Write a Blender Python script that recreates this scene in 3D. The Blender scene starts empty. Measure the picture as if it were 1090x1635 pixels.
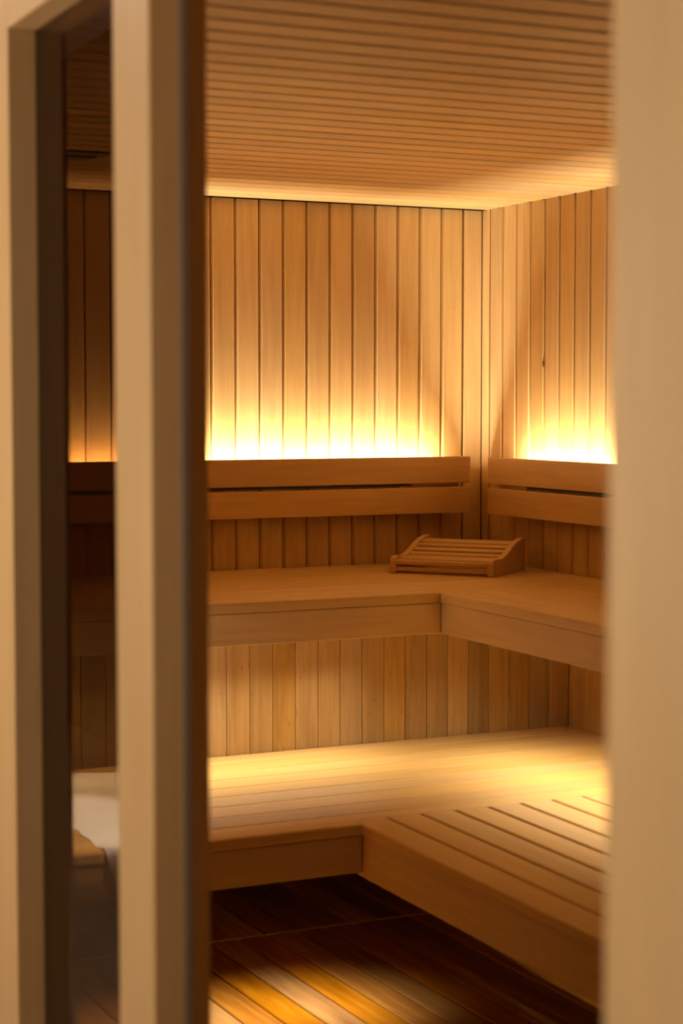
import bpy, bmesh, math, random
from mathutils import Vector, Matrix, Quaternion
random.seed(7)
sc = bpy.context.scene
col = sc.collection
ZO = 1.435                      # eye height above the sauna floor

# ------------------------------------------------------------------ camera
F = 2898.0
th = math.atan(177.5 / F); psi = math.radians(25.3)
cd = bpy.data.cameras.new('camera'); cam = bpy.data.objects.new('camera', cd); col.objects.link(cam)
cd.sensor_fit = 'VERTICAL'; cd.sensor_height = 36; cd.sensor_width = 24
cd.lens = F / 1635 * 36
cam.location = (0, 0, ZO)
fw = Vector((math.sin(psi) * math.cos(th), math.cos(psi) * math.cos(th), -math.sin(th)))
cam.rotation_mode = 'QUATERNION'
cam.rotation_quaternion = fw.to_track_quat('-Z', 'Y')
cd.dof.use_dof = True; cd.dof.focus_distance = 5.55; cd.dof.aperture_fstop = 3.5
cd.clip_start = 0.02
sc.camera = cam

# ------------------------------------------------------------------ world, exposure
w = bpy.data.worlds.new('world'); sc.world = w; w.use_nodes = True
w.node_tree.nodes['Background'].inputs[0].default_value = (1.0, 0.8, 0.6, 1)
w.node_tree.nodes['Background'].inputs[1].default_value = 0.02
sc.view_settings.view_transform = 'Standard'; sc.view_settings.look = 'None'
sc.view_settings.gamma = 1; sc.view_settings.use_curve_mapping = False
sc.view_settings.exposure = 0.0

# ------------------------------------------------------------------ lamps
def aim(o, d): 
    o.rotation_mode = 'QUATERNION'; o.rotation_quaternion = Vector(d).normalized().to_track_quat('-Z', 'Y')
def area(name, loc, d, sx, sy, watts, color, spread=180, along=None):
    l = bpy.data.lights.new(name, 'AREA'); l.shape = 'RECTANGLE'; l.size = sx; l.size_y = sy
    l.energy = watts; l.color = color; l.spread = math.radians(spread)
    o = bpy.data.objects.new(name, l); col.objects.link(o); o.location = loc
    z = -Vector(d).normalized(); x = Vector(along or (1, 0, 0)); x = (x - z * x.dot(z)).normalized(); y = z.cross(x)
    o.rotation_euler = Matrix((x, y, z)).transposed().to_euler()
    return o
def spot(name, loc, target, watts, color, angle, blend, r=0.03):
    l = bpy.data.lights.new(name, 'SPOT'); l.energy = watts; l.color = color
    l.spot_size = math.radians(angle); l.spot_blend = blend; l.shadow_soft_size = r
    o = bpy.data.objects.new(name, l); col.objects.link(o); o.location = loc
    aim(o, Vector(target) - Vector(loc)); return o
ZL_ = ZO - 0.9854
WARM = (1.0, 0.90, 0.74)
# LED strips behind the two backrests, shining up
area('led_lamp', (1.84, 5.160, ZO - 0.226), (0, 0.1, 1), 1.86, 0.02, 25, WARM)
area('led_lamp', (2.926, 3.975, ZO - 0.226), (0.1, 0, 1), 1.86, 0.02, 25, WARM, along=(0, 1, 0))
# linear downlights under the upper bench, shining down on the lower one
area('under_bench_lamp', (1.55, 4.52, ZO - 0.60), (0, -0.22, -1), 1.36, 0.04, 5.4, (1.0, 0.86, 0.60), spread=106)
area('under_bench_lamp', (2.54, 3.75, ZO - 0.60), (-0.05, 0, -1), 1.20, 0.04, 6.5, (1.0, 0.86, 0.60), spread=125, along=(0, 1, 0))
area('under_bench_lamp', (1.35, 3.83, ZL_ - 0.05), (0, 0.0, -1), 0.95, 0.04, 4.2, (1.0, 0.80, 0.42), spread=85)
# unseen spots: a white one added to brighten the patch sheet, a weak general one
spot('unseen_spotlight', (1.22, 2.95, ZO + 0.60), (1.19, 4.04, ZO - 0.985), 720, (0.93, 0.95, 1.0), 17, 0.5)
spot('unseen_spotlight', (1.75, 2.5, ZO + 0.60), (1.85, 3.0, 0), 6, (1.0, 0.74, 0.36), 100, 0.9)
# fill added out of view: two light the frame, an uplight the pane's reflection
area('corridor_fill', (-0.70, 3.2, ZO + 0.0), (1, 0, 0), 0.25, 0.9, 15, (1.0, 0.82, 0.62), along=(0, 1, 0))
area('corridor_fill', (-0.70, 1.5, ZO + 0.0), (1, -0.3, 0), 0.25, 0.9, 12, (1.0, 0.82, 0.62), along=(0, 1, 0))
area('corridor_fill', (-0.30, 5.0, ZO + 1.2), (0, 0, 1), 0.4, 1.5, 55, (1.0, 0.90, 0.80))

# ------------------------------------------------------------------ materials
def wood(name, c1, c2, rough=0.5, vary=0.16, grain=1.0, fleck=0.35, spec=0.35, bump=0.15):
    m = bpy.data.materials.new(name); m.use_nodes = True
    N = m.node_tree.nodes; L = m.node_tree.links; b = N['Principled BSDF']
    tc = N.new('ShaderNodeTexCoord'); oi = N.new('ShaderNodeObjectInfo')
    cx = N.new('ShaderNodeCombineXYZ')
    for k, f_ in enumerate((17.0, 53.0, 91.0)):
        mu = N.new('ShaderNodeMath'); mu.operation = 'MULTIPLY'; mu.inputs[1].default_value = f_
        L.new(oi.outputs['Random'], mu.inputs[0]); L.new(mu.outputs[0], cx.inputs[k])
    ad = N.new('ShaderNodeVectorMath'); ad.operation = 'ADD'
    L.new(tc.outputs['Object'], ad.inputs[0]); L.new(cx.outputs[0], ad.inputs[1])
    def noise(sx, sy, scale, detail, dist=0.0):
        mp = N.new('ShaderNodeMapping'); mp.inputs['Scale'].default_value = (sx, sy, sy)
        L.new(ad.outputs[0], mp.inputs[0])
        n = N.new('ShaderNodeTexNoise'); n.inputs['Scale'].default_value = scale
        n.inputs['Detail'].default_value = detail; n.inputs['Distortion'].default_value = dist
        L.new(mp.outputs[0], n.inputs['Vector']); return n
    n1 = noise(1.3, 22, 3.0, 6, 0.6)
    n2 = noise(0.5, 5, 2.0, 2, 1.4)
    n3 = noise(14, 110, 2.0, 1)
    cr = N.new('ShaderNodeValToRGB')
    cr.color_ramp.elements[0].position = 0.32; cr.color_ramp.elements[0].color = (*c2, 1)
    cr.color_ramp.elements[1].position = 0.66; cr.color_ramp.elements[1].color = (*c1, 1)
    mx = N.new('ShaderNodeMath'); mx.operation = 'MULTIPLY_ADD'; mx.inputs[1].default_value = 0.55 * grain
    L.new(n1.outputs[0], mx.inputs[0])
    m2 = N.new('ShaderNodeMath'); m2.operation = 'MULTIPLY_ADD'; m2.inputs[1].default_value = 0.45; m2.inputs[2].default_value = 0.55 * (1 - grain) * 0.5
    L.new(n2.outputs[0], m2.inputs[0]); L.new(m2.outputs[0], mx.inputs[2]); L.new(mx.outputs[0], cr.inputs[0])
    # short dark flecks
    fr = N.new('ShaderNodeValToRGB'); fr.color_ramp.elements[0].position = 0.70; fr.color_ramp.elements[0].color = (0, 0, 0, 1)
    fr.color_ramp.elements[1].position = 0.78; fr.color_ramp.elements[1].color = (fleck,) * 3 + (1,)
    L.new(n3.outputs[0], fr.inputs[0])
    fm = N.new('ShaderNodeMixRGB'); fm.blend_type = 'MIX'; fm.inputs[2].default_value = (c2[0] * .45, c2[1] * .35, c2[2] * .3, 1)
    L.new(fr.outputs[0], fm.inputs[0]); L.new(cr.outputs[0], fm.inputs[1])
    hs = N.new('ShaderNodeHueSaturation')
    mr = N.new('ShaderNodeMapRange'); mr.inputs[3].default_value = 1 - vary; mr.inputs[4].default_value = 1 + vary * 0.6
    L.new(oi.outputs['Random'], mr.inputs[0]); L.new(mr.outputs[0], hs.inputs['Value'])
    sq = N.new('ShaderNodeMath'); sq.operation = 'FRACT'
    s7 = N.new('ShaderNodeMath'); s7.operation = 'MULTIPLY'; s7.inputs[1].default_value = 7.31
    L.new(oi.outputs['Random'], s7.inputs[0]); L.new(s7.outputs[0], sq.inputs[0])
    m3 = N.new('ShaderNodeMapRange'); m3.inputs[3].default_value = 1 - vary * .5; m3.inputs[4].default_value = 1 + vary * .5
    L.new(sq.outputs[0], m3.inputs[0]); L.new(m3.outputs[0], hs.inputs['Saturation'])
    L.new(fm.outputs[0], hs.inputs['Color']); L.new(hs.outputs[0], b.inputs['Base Color'])
    b.inputs['Roughness'].default_value = rough; b.inputs['Specular IOR Level'].default_value = spec
    bp = N.new('ShaderNodeBump'); bp.inputs['Strength'].default_value = bump; bp.inputs['Distance'].default_value = 0.002
    L.new(n1.outputs[0], bp.inputs['Height']); L.new(bp.outputs[0], b.inputs['Normal'])
    return m
def plain(name, c, rough=0.6, metal=0.0, noise_amt=0.06, scale=30):
    m = bpy.data.materials.new(name); m.use_nodes = True
    N = m.node_tree.nodes; L = m.node_tree.links; b = N['Principled BSDF']
    tc = N.new('ShaderNodeTexCoord'); n = N.new('ShaderNodeTexNoise'); n.inputs['Scale'].default_value = scale
    L.new(tc.outputs['Object'], n.inputs['Vector'])
    mx = N.new('ShaderNodeMixRGB'); mx.inputs[1].default_value = (*[x * (1 - noise_amt) for x in c], 1)
    mx.inputs[2].default_value = (*[min(1, x * (1 + noise_amt)) for x in c], 1)
    L.new(n.outputs[0], mx.inputs[0]); L.new(mx.outputs[0], b.inputs['Base Color'])
    b.inputs['Roughness'].default_value = rough; b.inputs['Metallic'].default_value = metal
    return m
M_WALL = wood('alder_cladding', (0.598, 0.376, 0.134), (0.493, 0.286, 0.090), 0.5, 0.09)
M_CEIL = wood('alder_ceiling', (0.581, 0.368, 0.134), (0.484, 0.286, 0.090), 0.5, 0.12)
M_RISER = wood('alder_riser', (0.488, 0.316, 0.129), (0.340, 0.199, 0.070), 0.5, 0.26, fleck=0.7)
M_BENCH = wood('aspen_bench', (0.598, 0.376, 0.134), (0.510, 0.303, 0.102), 0.48, 0.08, fleck=0.12)
M_REST = wood('aspen_rail', (0.581, 0.352, 0.122), (0.493, 0.278, 0.083), 0.48, 0.06, fleck=0.1)
M_FLOOR = wood('dark_floor_wood', (0.58, 0.29, 0.08), (0.28, 0.11, 0.027), 0.35, 0.38, fleck=0.3, spec=0.5)
M_FRAME = wood('frame_wood', (0.78, 0.53, 0.25), (0.70, 0.45, 0.20), 0.45, 0.04, fleck=0.05)
M_BACK = plain('dark_backing', (0.06, 0.028, 0.012), 0.9)
M_STRIP = plain('pale_joint_strip', (0.80, 0.62, 0.42), 0.5)
M_PLASTER = plain('corridor_plaster', (0.72, 0.66, 0.60), 0.8)
M_CORR = plain('corridor_wall_paint', (0.16, 0.10, 0.05), 0.8)
M_TILE = plain('corridor_floor_tile', (0.30, 0.20, 0.12), 0.5)
M_PATCH = plain('white_patch', (0.86, 0.87, 0.90), 0.95, scale=400)  # for the sheet standing in for the bright patch
M_SEAL = plain('grey_rubber_seal', (0.27, 0.21, 0.15), 0.5)
M_DARK = plain('black_metal', (0.03, 0.022, 0.018), 0.5)

def glass_mat():
    m = bpy.data.materials.new('bronze_glass'); m.use_nodes = True
    N = m.node_tree.nodes; L = m.node_tree.links; N.clear()
    out = N.new('ShaderNodeOutputMaterial'); mix = N.new('ShaderNodeMixShader')
    tr = N.new('ShaderNodeBsdfTransparent'); tr.inputs[0].default_value = (0.44, 0.355, 0.26, 1)
    gl = N.new('ShaderNodeBsdfGlossy'); gl.inputs['Roughness'].default_value = 0.01
    fr = N.new('ShaderNodeFresnel'); fr.inputs['IOR'].default_value = 1.45
    ge = N.new('ShaderNodeNewGeometry'); mi = N.new('ShaderNodeMapRange')
    mi.inputs[3].default_value = 1.45; mi.inputs[4].default_value = 1 / 1.45      # same Fresnel curve for both faces of the thin pane
    L.new(ge.outputs['Backfacing'], mi.inputs[0]); L.new(mi.outputs[0], fr.inputs['IOR'])
    L.new(fr.outputs[0], mix.inputs[0]); L.new(tr.outputs[0], mix.inputs[1]); L.new(gl.outputs[0], mix.inputs[2])
    L.new(mix.outputs[0], out.inputs[0]); return m
M_GLASS = glass_mat()

# ------------------------------------------------------------------ helpers
def mesh_obj(name, me, m, parent=None, loc=(0, 0, 0), rot=None):
    if m is not None and not me.materials: me.materials.append(m)
    o = bpy.data.objects.new(name, me); col.objects.link(o); o.parent = parent; o.location = loc
    if rot is not None: o.rotation_euler = rot
    return o
def tag(o, label=None, cat=None, group=None, kind=None):
    if label: o['label'] = label
    if cat: o['category'] = cat
    if group: o['group'] = group
    if kind: o['kind'] = kind
    return o
def empty(name, loc=(0, 0, 0)):
    o = bpy.data.objects.new(name, None); col.objects.link(o); o.location = loc; o.empty_display_size = .1; return o
def board_mesh(name, L, W, T, ch=0.004, back=False, under=0.0):
    """prism: long axis local X, width Y, face towards +Z at z=T/2; chamfered face edges (all four when back)"""
    a = W / 2; h = T / 2
    prof = [(-a + under, -h), (a - under, -h), (a, h - ch), (a - ch, h), (-a + ch, h), (-a, h - ch)]
    if back: prof = [(-a + ch, -h), (a - ch, -h), (a, -h + ch), (a, h - ch), (a - ch, h), (-a + ch, h), (-a, h - ch), (-a, -h + ch)]
    n = len(prof); e = min(ch, 0.002)
    vs = []; 
    for x, s in ((-L / 2, 1), (L / 2, 1)):
        for y, z in prof: vs.append((x, y, z))
    fs = [tuple(range(n - 1, -1, -1)), tuple(range(n, 2 * n))]
    for i in range(n):
        j = (i + 1) % n; fs.append((i, j, n + j, n + i))
    fs[0] = tuple(range(n)) [::-1]
    me = bpy.data.meshes.new(name); me.from_pydata(vs, [], fs); me.update()
    bm = bmesh.new(); bm.from_mesh(me); bmesh.ops.recalc_face_normals(bm, faces=bm.faces); bm.to_mesh(me); bm.free()
    return me
def box_mesh(name, boxes, bev=0.0):
    bm = bmesh.new()
    for (x0, y0, z0, x1, y1, z1) in boxes:
        r = bmesh.ops.create_cube(bm, size=1, matrix=Matrix.Translation(((x0 + x1) / 2, (y0 + y1) / 2, (z0 + z1) / 2)) @ Matrix.Diagonal((x1 - x0, y1 - y0, z1 - z0, 1)))
    if bev: bmesh.ops.bevel(bm, geom=bm.edges[:], offset=bev, segments=2, profile=0.6, affect='EDGES')
    me = bpy.data.meshes.new(name); bm.to_mesh(me); bm.free(); return me
RX = {  # rotation matrices: columns = images of local X (grain), Y (width), Z (face)
    'x_up': ((1, 0, 0), (0, 1, 0), (0, 0, 1)),            # along X, face up
    'y_up': ((0, 1, 0), (-1, 0, 0), (0, 0, 1)),
    'x_down': ((1, 0, 0), (0, -1, 0), (0, 0, -1)),
    'z_my': ((0, 0, 1), (1, 0, 0), (0, 0, 0)),
}
def rot3(x, z):
    x = Vector(x).normalized(); z = Vector(z).normalized(); y = z.cross(x)
    return Matrix((x, y, z)).transposed().to_euler()
def board(name, me, m, parent, c, xdir, zdir):
    return mesh_obj(name, me, m, parent, c, rot3(xdir, zdir))
def wbox(name, a, b, m, parent=None, bev=0.002, along=None):
    """box between world corners a,b with its local X along the longest side so the grain follows"""
    a = Vector(a); b = Vector(b); c = (a + b) / 2; d = [abs(b[i] - a[i]) for i in range(3)]
    k = d.index(max(d)) if along is None else along
    if k == 0: dims = (d[0], d[1], d[2]); r = rot3((1, 0, 0), (0, 0, 1))
    elif k == 1: dims = (d[1], d[0], d[2]); r = rot3((0, 1, 0), (0, 0, 1))
    else: dims = (d[2], d[0], d[1]); r = rot3((0, 0, 1), (0, -1, 0))
    me = box_mesh(name, [(-dims[0] / 2, -dims[1] / 2, -dims[2] / 2, dims[0] / 2, dims[1] / 2, dims[2] / 2)], min(bev, min(dims) * .3))
    pl = parent.matrix_world.translation if parent else Vector()
    return mesh_obj(name, me, m, parent, c, r)

D = 5.2; XC = 2.966; XP = 0.84; ZC = ZO + 0.618; Y0 = 0.55
ZU = ZO - 0.522; ZL = ZO - 0.9854
# ------------------------------------------------------------------ room shell
T = 0.014
def structure(name, a, b, m): return tag(wbox(name, a, b, m, bev=0), kind='structure')
wall_back = structure('wall_back', (0.75, D + T, 0), (XC + .2, D + T + .1, ZC + .1), M_BACK)
wall_right = structure('wall_right', (XC + T, Y0 - .1, 0), (XC + T + .1, D + T, ZC + .1), M_BACK)
ceiling = structure('ceiling', (0.80, Y0 - .1, ZC + T), (XC + T, D + T, ZC + T + .1), M_BACK)
floor = structure('floor', (0.80, Y0 - .1, -0.12), (XC + T, D + T, -0.03), M_BACK)
def kid(o, p):
    o.parent = p; o.matrix_parent_inverse = p.matrix_basis.inverted(); return o
for p_ in (wall_back, wall_right, ceiling, floor): pass
bpy.context.view_layer.update()
# back wall cladding, seams measured from the corner
me = board_mesh('cladding_board', ZC - 0.001, 0.0775, T, 0.0065)
me_n = board_mesh('cladding_board_narrow', ZC - 0.001, 0.0665, T, 0.002)
kid(board('board', me_n, M_WALL, None, (2.932, D + T / 2, ZC / 2), (0, 0, 1), (0, -1, 0)), wall_back)
x = 2.897
while x > 0.86:
    kid(board('board', me, M_WALL, None, (x - 0.04, D + T / 2, ZC / 2), (0, 0, 1), (0, -1, 0)), wall_back); x -= 0.0798
# right wall cladding
me = board_mesh('cladding_board_side', ZC - 0.001, 0.0822, T, 0.0065)
me_n = board_mesh('cladding_board_side_narrow', ZC - 0.001, 0.0455, T, 0.002)
kid(board('board', me_n, M_WALL, None, (XC + T / 2, 5.1765, ZC / 2), (0, 0, 1), (-1, 0, 0)), wall_right)
y = 5.152
while y > Y0 + .02:
    kid(board('board', me, M_WALL, None, (XC + T / 2, y - 0.04225, ZC / 2), (0, 0, 1), (-1, 0, 0)), wall_right); y -= 0.0847
# a dark knot in one board of the right wall
kb = bmesh.new(); bmesh.ops.create_icosphere(kb, subdivisions=2, radius=1)
km = bpy.data.meshes.new('knot'); kb.to_mesh(km); kb.free()
kn = mesh_obj('knot', km, plain('knot_wood', (0.10, 0.04, 0.015), 0.7), None, (XC, 4.815, ZO + .112)); kn.scale = (0.0015, 0.006, 0.010)
kn.parent = wall_right; kn.matrix_parent_inverse = wall_right.matrix_basis.inverted()
# ceiling boards
me = board_mesh('ceiling_board', XC - 0.84, 0.0765, T, 0.0015, under=0.012)
y = 2.697 - 0.0885 * 24
while y < D - .03:
    if y > Y0 - .05:
        kid(board('board', me, M_CEIL, None, ((XC + .84) / 2, y + 0.04425, ZC + T / 2), (1, 0, 0), (0, 0, -1)), ceiling)
    y += 0.0885
# floor planks, laid nearly towards the back wall, with a joint across at y=4.433
rot = math.radians(1.8); dx = Vector((-math.sin(rot), math.cos(rot), 0))
nx = Vector((math.cos(rot), math.sin(rot), 0))
pA = Vector((1.641, 3.769, 0))
meA = board_mesh('floor_plank', 3.86, 0.0795, 0.028, 0.003)
meB = board_mesh('floor_plank_short', 0.74, 0.0795, 0.028, 0.003)
for k in range(-9, 17):
    edge = pA + nx * (0.0852 * k)
    c0 = edge + nx * 0.0426
    t = (4.430 - c0.y) / dx.y
    e = c0 + dx * t
    ca = e - dx * 1.93; ca.z = -0.014
    cb = e + dx * (0.006 + 0.37); cb.z = -0.014
    xa = e.x
    if xa < 0.92 or xa > XC - .10: continue
    kid(board('plank', meA, M_FLOOR, None, ca, dx, (0, 0, 1)), floor)
    kid(board('plank', meB, M_FLOOR, None, cb, dx, (0, 0, 1)), floor)
tag(wbox('trim_1', (1.0, 4.4295, -0.02), (XC - .03, 4.4375, 0.0015), M_STRIP, bev=0), kind='structure')
# riser panel closing the space between the two benches (back) 
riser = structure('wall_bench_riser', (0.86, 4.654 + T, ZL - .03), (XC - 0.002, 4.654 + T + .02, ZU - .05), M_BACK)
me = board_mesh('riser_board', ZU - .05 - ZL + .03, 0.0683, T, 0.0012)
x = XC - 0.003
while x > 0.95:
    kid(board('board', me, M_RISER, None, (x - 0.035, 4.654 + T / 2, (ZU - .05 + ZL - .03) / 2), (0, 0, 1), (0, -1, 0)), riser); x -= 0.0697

# near wall of the sauna and the corridor on the camera's side
tag(wbox('wall_front', (0.80, Y0 - .12, 0), (XC + .1, Y0, ZC + .1), M_WALL, bev=0), kind='structure')
HD = ZO + 0.575                                                    # underside of the frame's head
wall_left = tag(wbox('wall_left', (0.752, 2.90, 0), (0.838, D + T, ZC + .1), M_FRAME, bev=0, along=2), kind='structure')
tag(wbox('wall_left_near', (0.752, -1.5, 0), (0.838, 0.80, ZC + .1), M_FRAME, bev=0, along=2), kind='structure')
YE = 9.0; ZH = ZO + 1.5
tag(wbox('wall_left_upper', (0.752, -1.5, ZC + .1), (0.838, YE, ZH), M_FRAME, bev=0), kind='structure')
tag(wbox('wall_left_far', (0.752, D + .114, 0), (0.838, YE, ZC + .1), M_CORR, bev=0), kind='structure')
tag(wbox('wall_corridor_opposite', (-0.85, -1.5, 0), (-0.75, YE, ZH), M_CORR, bev=0), kind='structure')
tag(wbox('wall_corridor_end', (-0.85, YE, 0), (0.84, YE + .1, ZH), M_CORR, bev=0), kind='structure')
tag(wbox('wall_corridor_rear', (-0.85, -1.6, 0), (0.84, -1.5, ZH), M_CORR, bev=0), kind='structure')
tag(wbox('ceiling_corridor', (-0.85, -1.6, ZH), (0.84, YE + .1, ZH + .1), M_PLASTER, bev=0), kind='structure')
tag(wbox('floor_corridor', (-0.75, -1.5, -0.1), (0.80, YE, 0), M_TILE, bev=0), kind='structure')

# glazed partition: window_1 (fixed bronze pane) and door_1 (opening the camera looks through)
win = tag(empty('window_1', (0.79, 2.5, 0)), kind='structure')
bpy.context.view_layer.update()
def wpart(name, a, b, m, par, bev=0.002, along=None):
    o = wbox(name, a, b, m, None, bev, along); o.parent = par; o.location = o.location - par.location; return o
wpart('stile', (0.750, 2.795, 0.0), (0.844, 2.8995, HD + .143), M_FRAME, win)
wpart('head_rail', (0.750, 0.80, HD), (0.844, 2.795, HD + 0.143), M_FRAME, win)
wpart('mullion', (0.750, 2.139, 0.0), (0.800, 2.280, HD), M_FRAME, win)
wpart('door_stop', (0.8005, 2.160, 0.0), (0.834, 2.280, HD), M_FRAME, win)
wpart('bottom_rail', (0.750, 2.280, 0.0), (0.844, 2.795, 0.09), M_FRAME, win)
wpart('glass_pane', (0.793, 2.281, 0.09), (0.801, 2.794, HD), M_GLASS, win, bev=0)
door = tag(empty('door_1', (0.79, 1.6, 0)), kind='structure')
wpart('jamb', (0.750, 0.80, 0.0), (0.844, 1.126, HD), M_FRAME, door)
wpart('door_seal', (0.788, 2.130, 0.0), (0.799, 2.1385, HD), M_SEAL, door, bev=0.002)
wpart('threshold', (0.752, 1.126, 0.0), (0.842, 2.139, 0.012), M_FRAME, door)

# ------------------------------------------------------------------ benches
def slat(name, par, L, W, T_, c, xd, m=M_BENCH, ch=0.002):
    o = board(name, board_mesh(name, L, W, T_, ch, True), m, None, c, xd, (0, 0, 1))
    o.parent = par; o.location = Vector(c) - par.location; return o
def bpart(name, a, b, par, m=M_BENCH, bev=0.0025, along=None):
    return wpart(name, a, b, m, par, bev, along)
XL = 0.86                                                          # left end of the back sections
lower = tag(empty('lower_bench', (1.829, 3.759, 0)), 'lower tier L-shaped slatted wooden sauna bench just above the floor', 'bench')
seams = [4.652, 4.555, 4.458, 4.360, 4.264, 4.170, 4.068, 3.965, 3.862]
for i in range(len(seams) - 1):
    g = 0.004 if i == 2 else (0.0025 if i in (4, 6) else 0.0012)
    a, b = seams[i + 1] + g / 2, seams[i] - g / 2
    slat('slat', lower, XC - XL - .004, b - a, 0.026, ((XC + XL) / 2, (a + b) / 2, ZL - .013), (1, 0, 0), ch=0.0015)
slat('slat', lower, 1.829 - XL, 3.861 - 3.759, 0.026, ((1.829 + XL) / 2, 3.81, ZL - .013), (1, 0, 0), ch=0.003)
slat('slat', lower, XC - 1.830 - .003, 3.861 - 3.797, 0.026, ((1.830 + XC - .003) / 2, 3.829, ZL - .013), (1, 0, 0), ch=0.0015)
x = 1.829; k = 0
YN = 0.75
while x < XC - .03:
    w_ = min(0.0905, XC - .003 - x)
    slat('slat', lower, 3.795 - YN, w_ - .0085, 0.026, (x + (w_ - .0085) / 2, (3.795 + YN) / 2, ZL - .013), (0, 1, 0), ch=0.003); x += 0.0908
bpart('fascia', (XL, 3.765, ZL - .116), (1.834, 3.789, ZL - .027), lower)
bpart('fascia', (1.835, YN, ZL - .128), (1.859, 3.789, ZL - .027), lower)
for yy in (1.2, 2.2, 3.2): bpart('bearer', (1.862, yy, ZL - .08), (XC - .002, yy + .045, ZL - .028), lower)
bpart('bearer', (2.3, 3.80, ZL - .08), (2.345, 4.645, ZL - .028), lower)
bpart('bearer', (1.1, 3.80, ZL - .08), (1.145, 4.645, ZL - .028), lower)
for yy in (1.2, 2.2, 3.2): bpart('leg', (2.85, yy, 0.001), (2.92, yy + .045, ZL - .081), lower)
bpart('leg', (1.1, 4.25, 0.001), (1.145, 4.32, ZL - .081), lower)

upper = tag(empty('upper_bench', (2.345, 4.331, 0)), 'upper tier L-shaped wooden sauna bench carrying the small slatted headrest', 'bench')
seams = [5.198, 5.10, 5.005, 4.91, 4.815, 4.72, 4.625, 4.53, 4.43, 4.331]
for i in range(len(seams) - 1):
    g = 0.0025 if i == 6 else 0.0014
    a, b = seams[i + 1] + (g / 2 if i < 8 else 0), seams[i] - g / 2
    slat('slat', upper, XC - XL - .004, b - a, 0.026, ((XC + XL) / 2, (a + b) / 2, ZU - .013), (1, 0, 0), ch=0.0015)
xs_ = [2.345, 2.437, 2.53, 2.624, 2.71, 2.796, 2.881, 2.963]
for i in range(len(xs_) - 1):
    g = 0.004 if i == 1 else 0.0014
    slat('slat', upper, 4.329 - YN, xs_[i + 1] - xs_[i] - g, 0.026, ((xs_[i] + xs_[i + 1] - g) / 2, (4.329 + YN) / 2, ZU - .013), (0, 1, 0), ch=0.002)
bpart('fascia', (XL, 4.336, ZU - .112), (2.350, 4.360, ZU - .028), upper)
bpart('fascia', (2.351, YN, ZU - .112), (2.375, 4.360, ZU - .028), upper)
for xx in (1.2, 2.2): bpart('bearer', (xx, 4.362, ZU - .075), (xx + .045, 5.195, ZU - .028), upper)
for yy in (1.2, 2.2, 3.2): bpart('bearer', (2.377, yy, ZU - .075), (XC - .002, yy + .045, ZU - .028), upper)

# ------------------------------------------------------------------ backrests and the dark light channels behind them
def backrest(name, loc, xd, nd, L0, L1, gapx, label):
    """rails run from local 0..L along xd, nd points into the wall"""
    r = tag(empty(name, loc), label, 'backrest')
    xd = Vector(xd); nd = Vector(nd)
    def P(nm, s0, s1, d0, d1, z0, z1, m=M_REST, bev=0.003):
        a = xd * s0 + nd * d0 + Vector((0, 0, z0)); b = xd * s1 + nd * d1 + Vector((0, 0, z1))
        o = wbox(nm, a, b, m, None, bev); o.parent = r; return o
    P('rail', 0, L1, 0, .022, -0.0845, 0)
    P('rail', 0, L1, 0, .022, -0.181, -0.0975)
    for s in (0.03, L1 * .5, L1 - .25): 
        P('spacer', s, s + gapx, .0225, .077, -.15, -.0945 if s > .1 else -.06, M_REST)
    return r
br1 = backrest('backrest', (2.882, 5.122, ZO - .179), (-1, 0, 0), (0, 1, 0), 0, 2.0, 0.17,
               'two-rail wooden backrest along the back wall, glowing light above it')
br2 = backrest('backrest', (2.888, 5.022, ZO - .179), (0, -1, 0), (1, 0, 0), 0, 4.2, 0.17,
               'two-rail wooden backrest along the right-hand wall beside the corner')
def led(loc, a, b, label):
    r = tag(empty('light_strip', loc), label, 'light strip')
    wpart('housing', a, b, M_DARK, r, bev=0.001)
led((1.84, 5.17, ZO - .25), (0.90, 5.1455, ZO - .272), (2.674, 5.186, ZO - .232), 'dark LED light strip seen through the slot of the back wall backrest')
led((2.93, 3.9, ZO - .25), (2.9115, 3.0, ZO - .272), (2.952, 4.815, ZO - .232), 'dark LED light strip seen through the slot of the right wall backrest')

# ------------------------------------------------------------------ headrest on the upper bench
hr = tag(empty('headrest', (2.48, 4.904, ZU)), 'small portable slatted wooden headrest with curved sides on the upper bench corner', 'headrest')
u = Vector((0.210, -0.262, 0)); HW = u.length; hr.rotation_euler = (0, 0, math.atan2(u.y, u.x))
HDp = 0.275
prof = [(0.0, 0.006), (0.004, 0.0)]
pts = [(0.0, 0.004), (0.004, 0.0), (HDp - .004, 0.0), (HDp, 0.004), (HDp, 0.096), (HDp - .004, 0.100), (HDp - .030, 0.100), (HDp - .045, 0.096)]
for i in range(1, 12):
    t = i / 12; s = t * t * (3 - 2 * t)
    pts.append((HDp - .045 - t * 0.165, 0.096 - s * 0.046))
pts += [(0.060, 0.050), (0.035, 0.052), (0.012, 0.052), (0.003, 0.047), (0.0, 0.038)]
def top_z(v):
    v = max(0.035, min(HDp - .045, v))
    if v < HDp - .21: return 0.050
    t = (HDp - .045 - v) / 0.165; s = t * t * (3 - 2 * t); return 0.096 - s * 0.046
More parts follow.
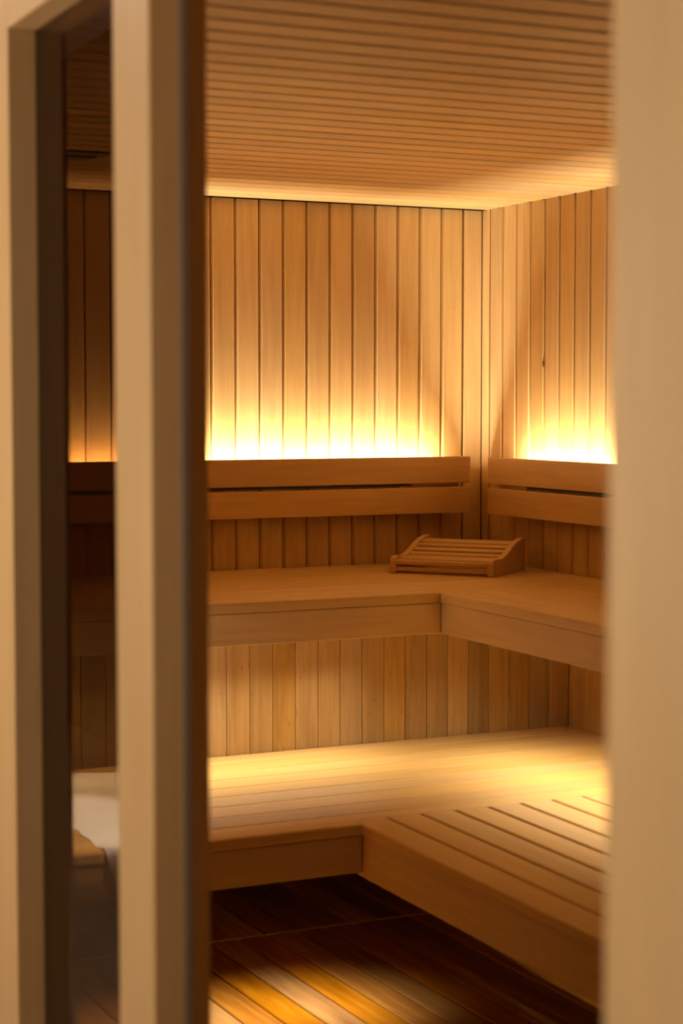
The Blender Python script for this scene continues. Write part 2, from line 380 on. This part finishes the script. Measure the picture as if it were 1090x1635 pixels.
def side_mesh(th_):
    n = len(pts); vs = [(0, p[0], p[1]) for p in pts] + [(th_, p[0], p[1]) for p in pts]
    fs = [tuple(range(n)), tuple(range(2 * n - 1, n - 1, -1))] + [(i, n + i, n + (i + 1) % n, (i + 1) % n) for i in range(n)]
    me = bpy.data.meshes.new('side_panel'); me.from_pydata(vs, [], fs)
    bm = bmesh.new(); bm.from_mesh(me); bmesh.ops.recalc_face_normals(bm, faces=bm.faces)
    es = [e for e in bm.edges if len(e.link_faces) == 2 and any(len(f.verts) > 8 for f in e.link_faces)]
    bmesh.ops.bevel(bm, geom=es, offset=0.003, segments=2, profile=0.6, affect='EDGES')
    bm.to_mesh(me); bm.free(); return me
sm = side_mesh(0.020)
mesh_obj('side_panel', sm, M_REST, hr, (0, 0, 0)); mesh_obj('side_panel', sm, M_REST, hr, (HW - 0.020, 0, 0))
def rod(v, z, wv, h, tilt=0):
    me = board_mesh('slat', HW - .038, wv, h, min(h, wv) * .3, True)
    o = mesh_obj('slat', me, M_REST, hr, (HW / 2, v, z)); o.rotation_euler = (tilt, 0, 0); return o
rod(0.011, 0.013, 0.012, 0.014); rod(0.010, 0.034, 0.012, 0.016)
rod(0.050, 0.041, 0.050, 0.011)
for k in range(6):
    v = 0.090 + k * 0.0285
    sl = math.atan2(top_z(v + .01) - top_z(v - .01), .02)
    rod(v, top_z(v) - 0.010, 0.021, 0.010, sl)

# ------------------------------------------------------------------ added white sheet, cut to the bright patch's outline, behind the bronze glass
def patch_sheet():
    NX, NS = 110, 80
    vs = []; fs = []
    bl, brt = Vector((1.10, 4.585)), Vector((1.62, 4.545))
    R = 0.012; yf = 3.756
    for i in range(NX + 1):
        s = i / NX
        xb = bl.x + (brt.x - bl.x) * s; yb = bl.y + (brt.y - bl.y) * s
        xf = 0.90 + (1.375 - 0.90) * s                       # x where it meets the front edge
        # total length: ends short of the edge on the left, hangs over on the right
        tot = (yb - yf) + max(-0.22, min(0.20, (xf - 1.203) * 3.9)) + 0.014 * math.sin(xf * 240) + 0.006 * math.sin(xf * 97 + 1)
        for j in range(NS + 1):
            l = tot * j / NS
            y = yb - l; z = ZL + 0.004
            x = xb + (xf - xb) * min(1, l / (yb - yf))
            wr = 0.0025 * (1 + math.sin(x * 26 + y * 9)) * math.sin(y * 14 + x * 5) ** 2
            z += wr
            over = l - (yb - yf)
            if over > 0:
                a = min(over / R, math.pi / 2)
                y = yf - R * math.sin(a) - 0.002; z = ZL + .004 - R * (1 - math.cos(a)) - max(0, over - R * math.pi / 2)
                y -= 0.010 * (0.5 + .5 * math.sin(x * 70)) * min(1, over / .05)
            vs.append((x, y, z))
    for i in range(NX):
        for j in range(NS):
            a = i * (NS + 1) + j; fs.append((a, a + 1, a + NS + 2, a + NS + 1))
    me = bpy.data.meshes.new('patch_sheet'); me.from_pydata(vs, [], fs)
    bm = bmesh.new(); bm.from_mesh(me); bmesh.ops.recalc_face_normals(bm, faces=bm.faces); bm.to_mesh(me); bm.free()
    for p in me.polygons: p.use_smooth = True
    o = mesh_obj('patch_sheet', me, M_PATCH)
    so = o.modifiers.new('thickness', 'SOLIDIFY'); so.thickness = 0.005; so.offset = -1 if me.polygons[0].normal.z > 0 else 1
    tag(o, 'white sheet standing in for the bright patch behind the tinted glass pane', 'patch_sheet')
patch_sheet()

# ------------------------------------------------------------------ ceiling vent, seen through the pane
v = tag(empty('ceiling_vent', (1.25, 4.44, ZC)), 'dark two-slot air vent in the slatted ceiling behind the glass pane', 'vent')
def skew(name, x0, x1a, x1b, y0, y1):
    vs = [(x0, y0, 0), (x1a, y0, 0), (x1b, y1, 0), (x0, y1, 0)]
    vs = [(p[0] - 1.25, p[1] - 4.44, z) for z in (-0.004, 0.002) for p in vs]
    me = bpy.data.meshes.new(name); me.from_pydata(vs, [], [(3, 2, 1, 0), (4, 5, 6, 7), (0, 1, 5, 4), (1, 2, 6, 5), (2, 3, 7, 6), (3, 0, 4, 7)])
    mesh_obj(name, me, M_DARK, v)
skew('slot', 1.08, 1.445, 1.435, 4.375, 4.425)
skew('slot', 1.08, 1.425, 1.405, 4.470, 4.515)
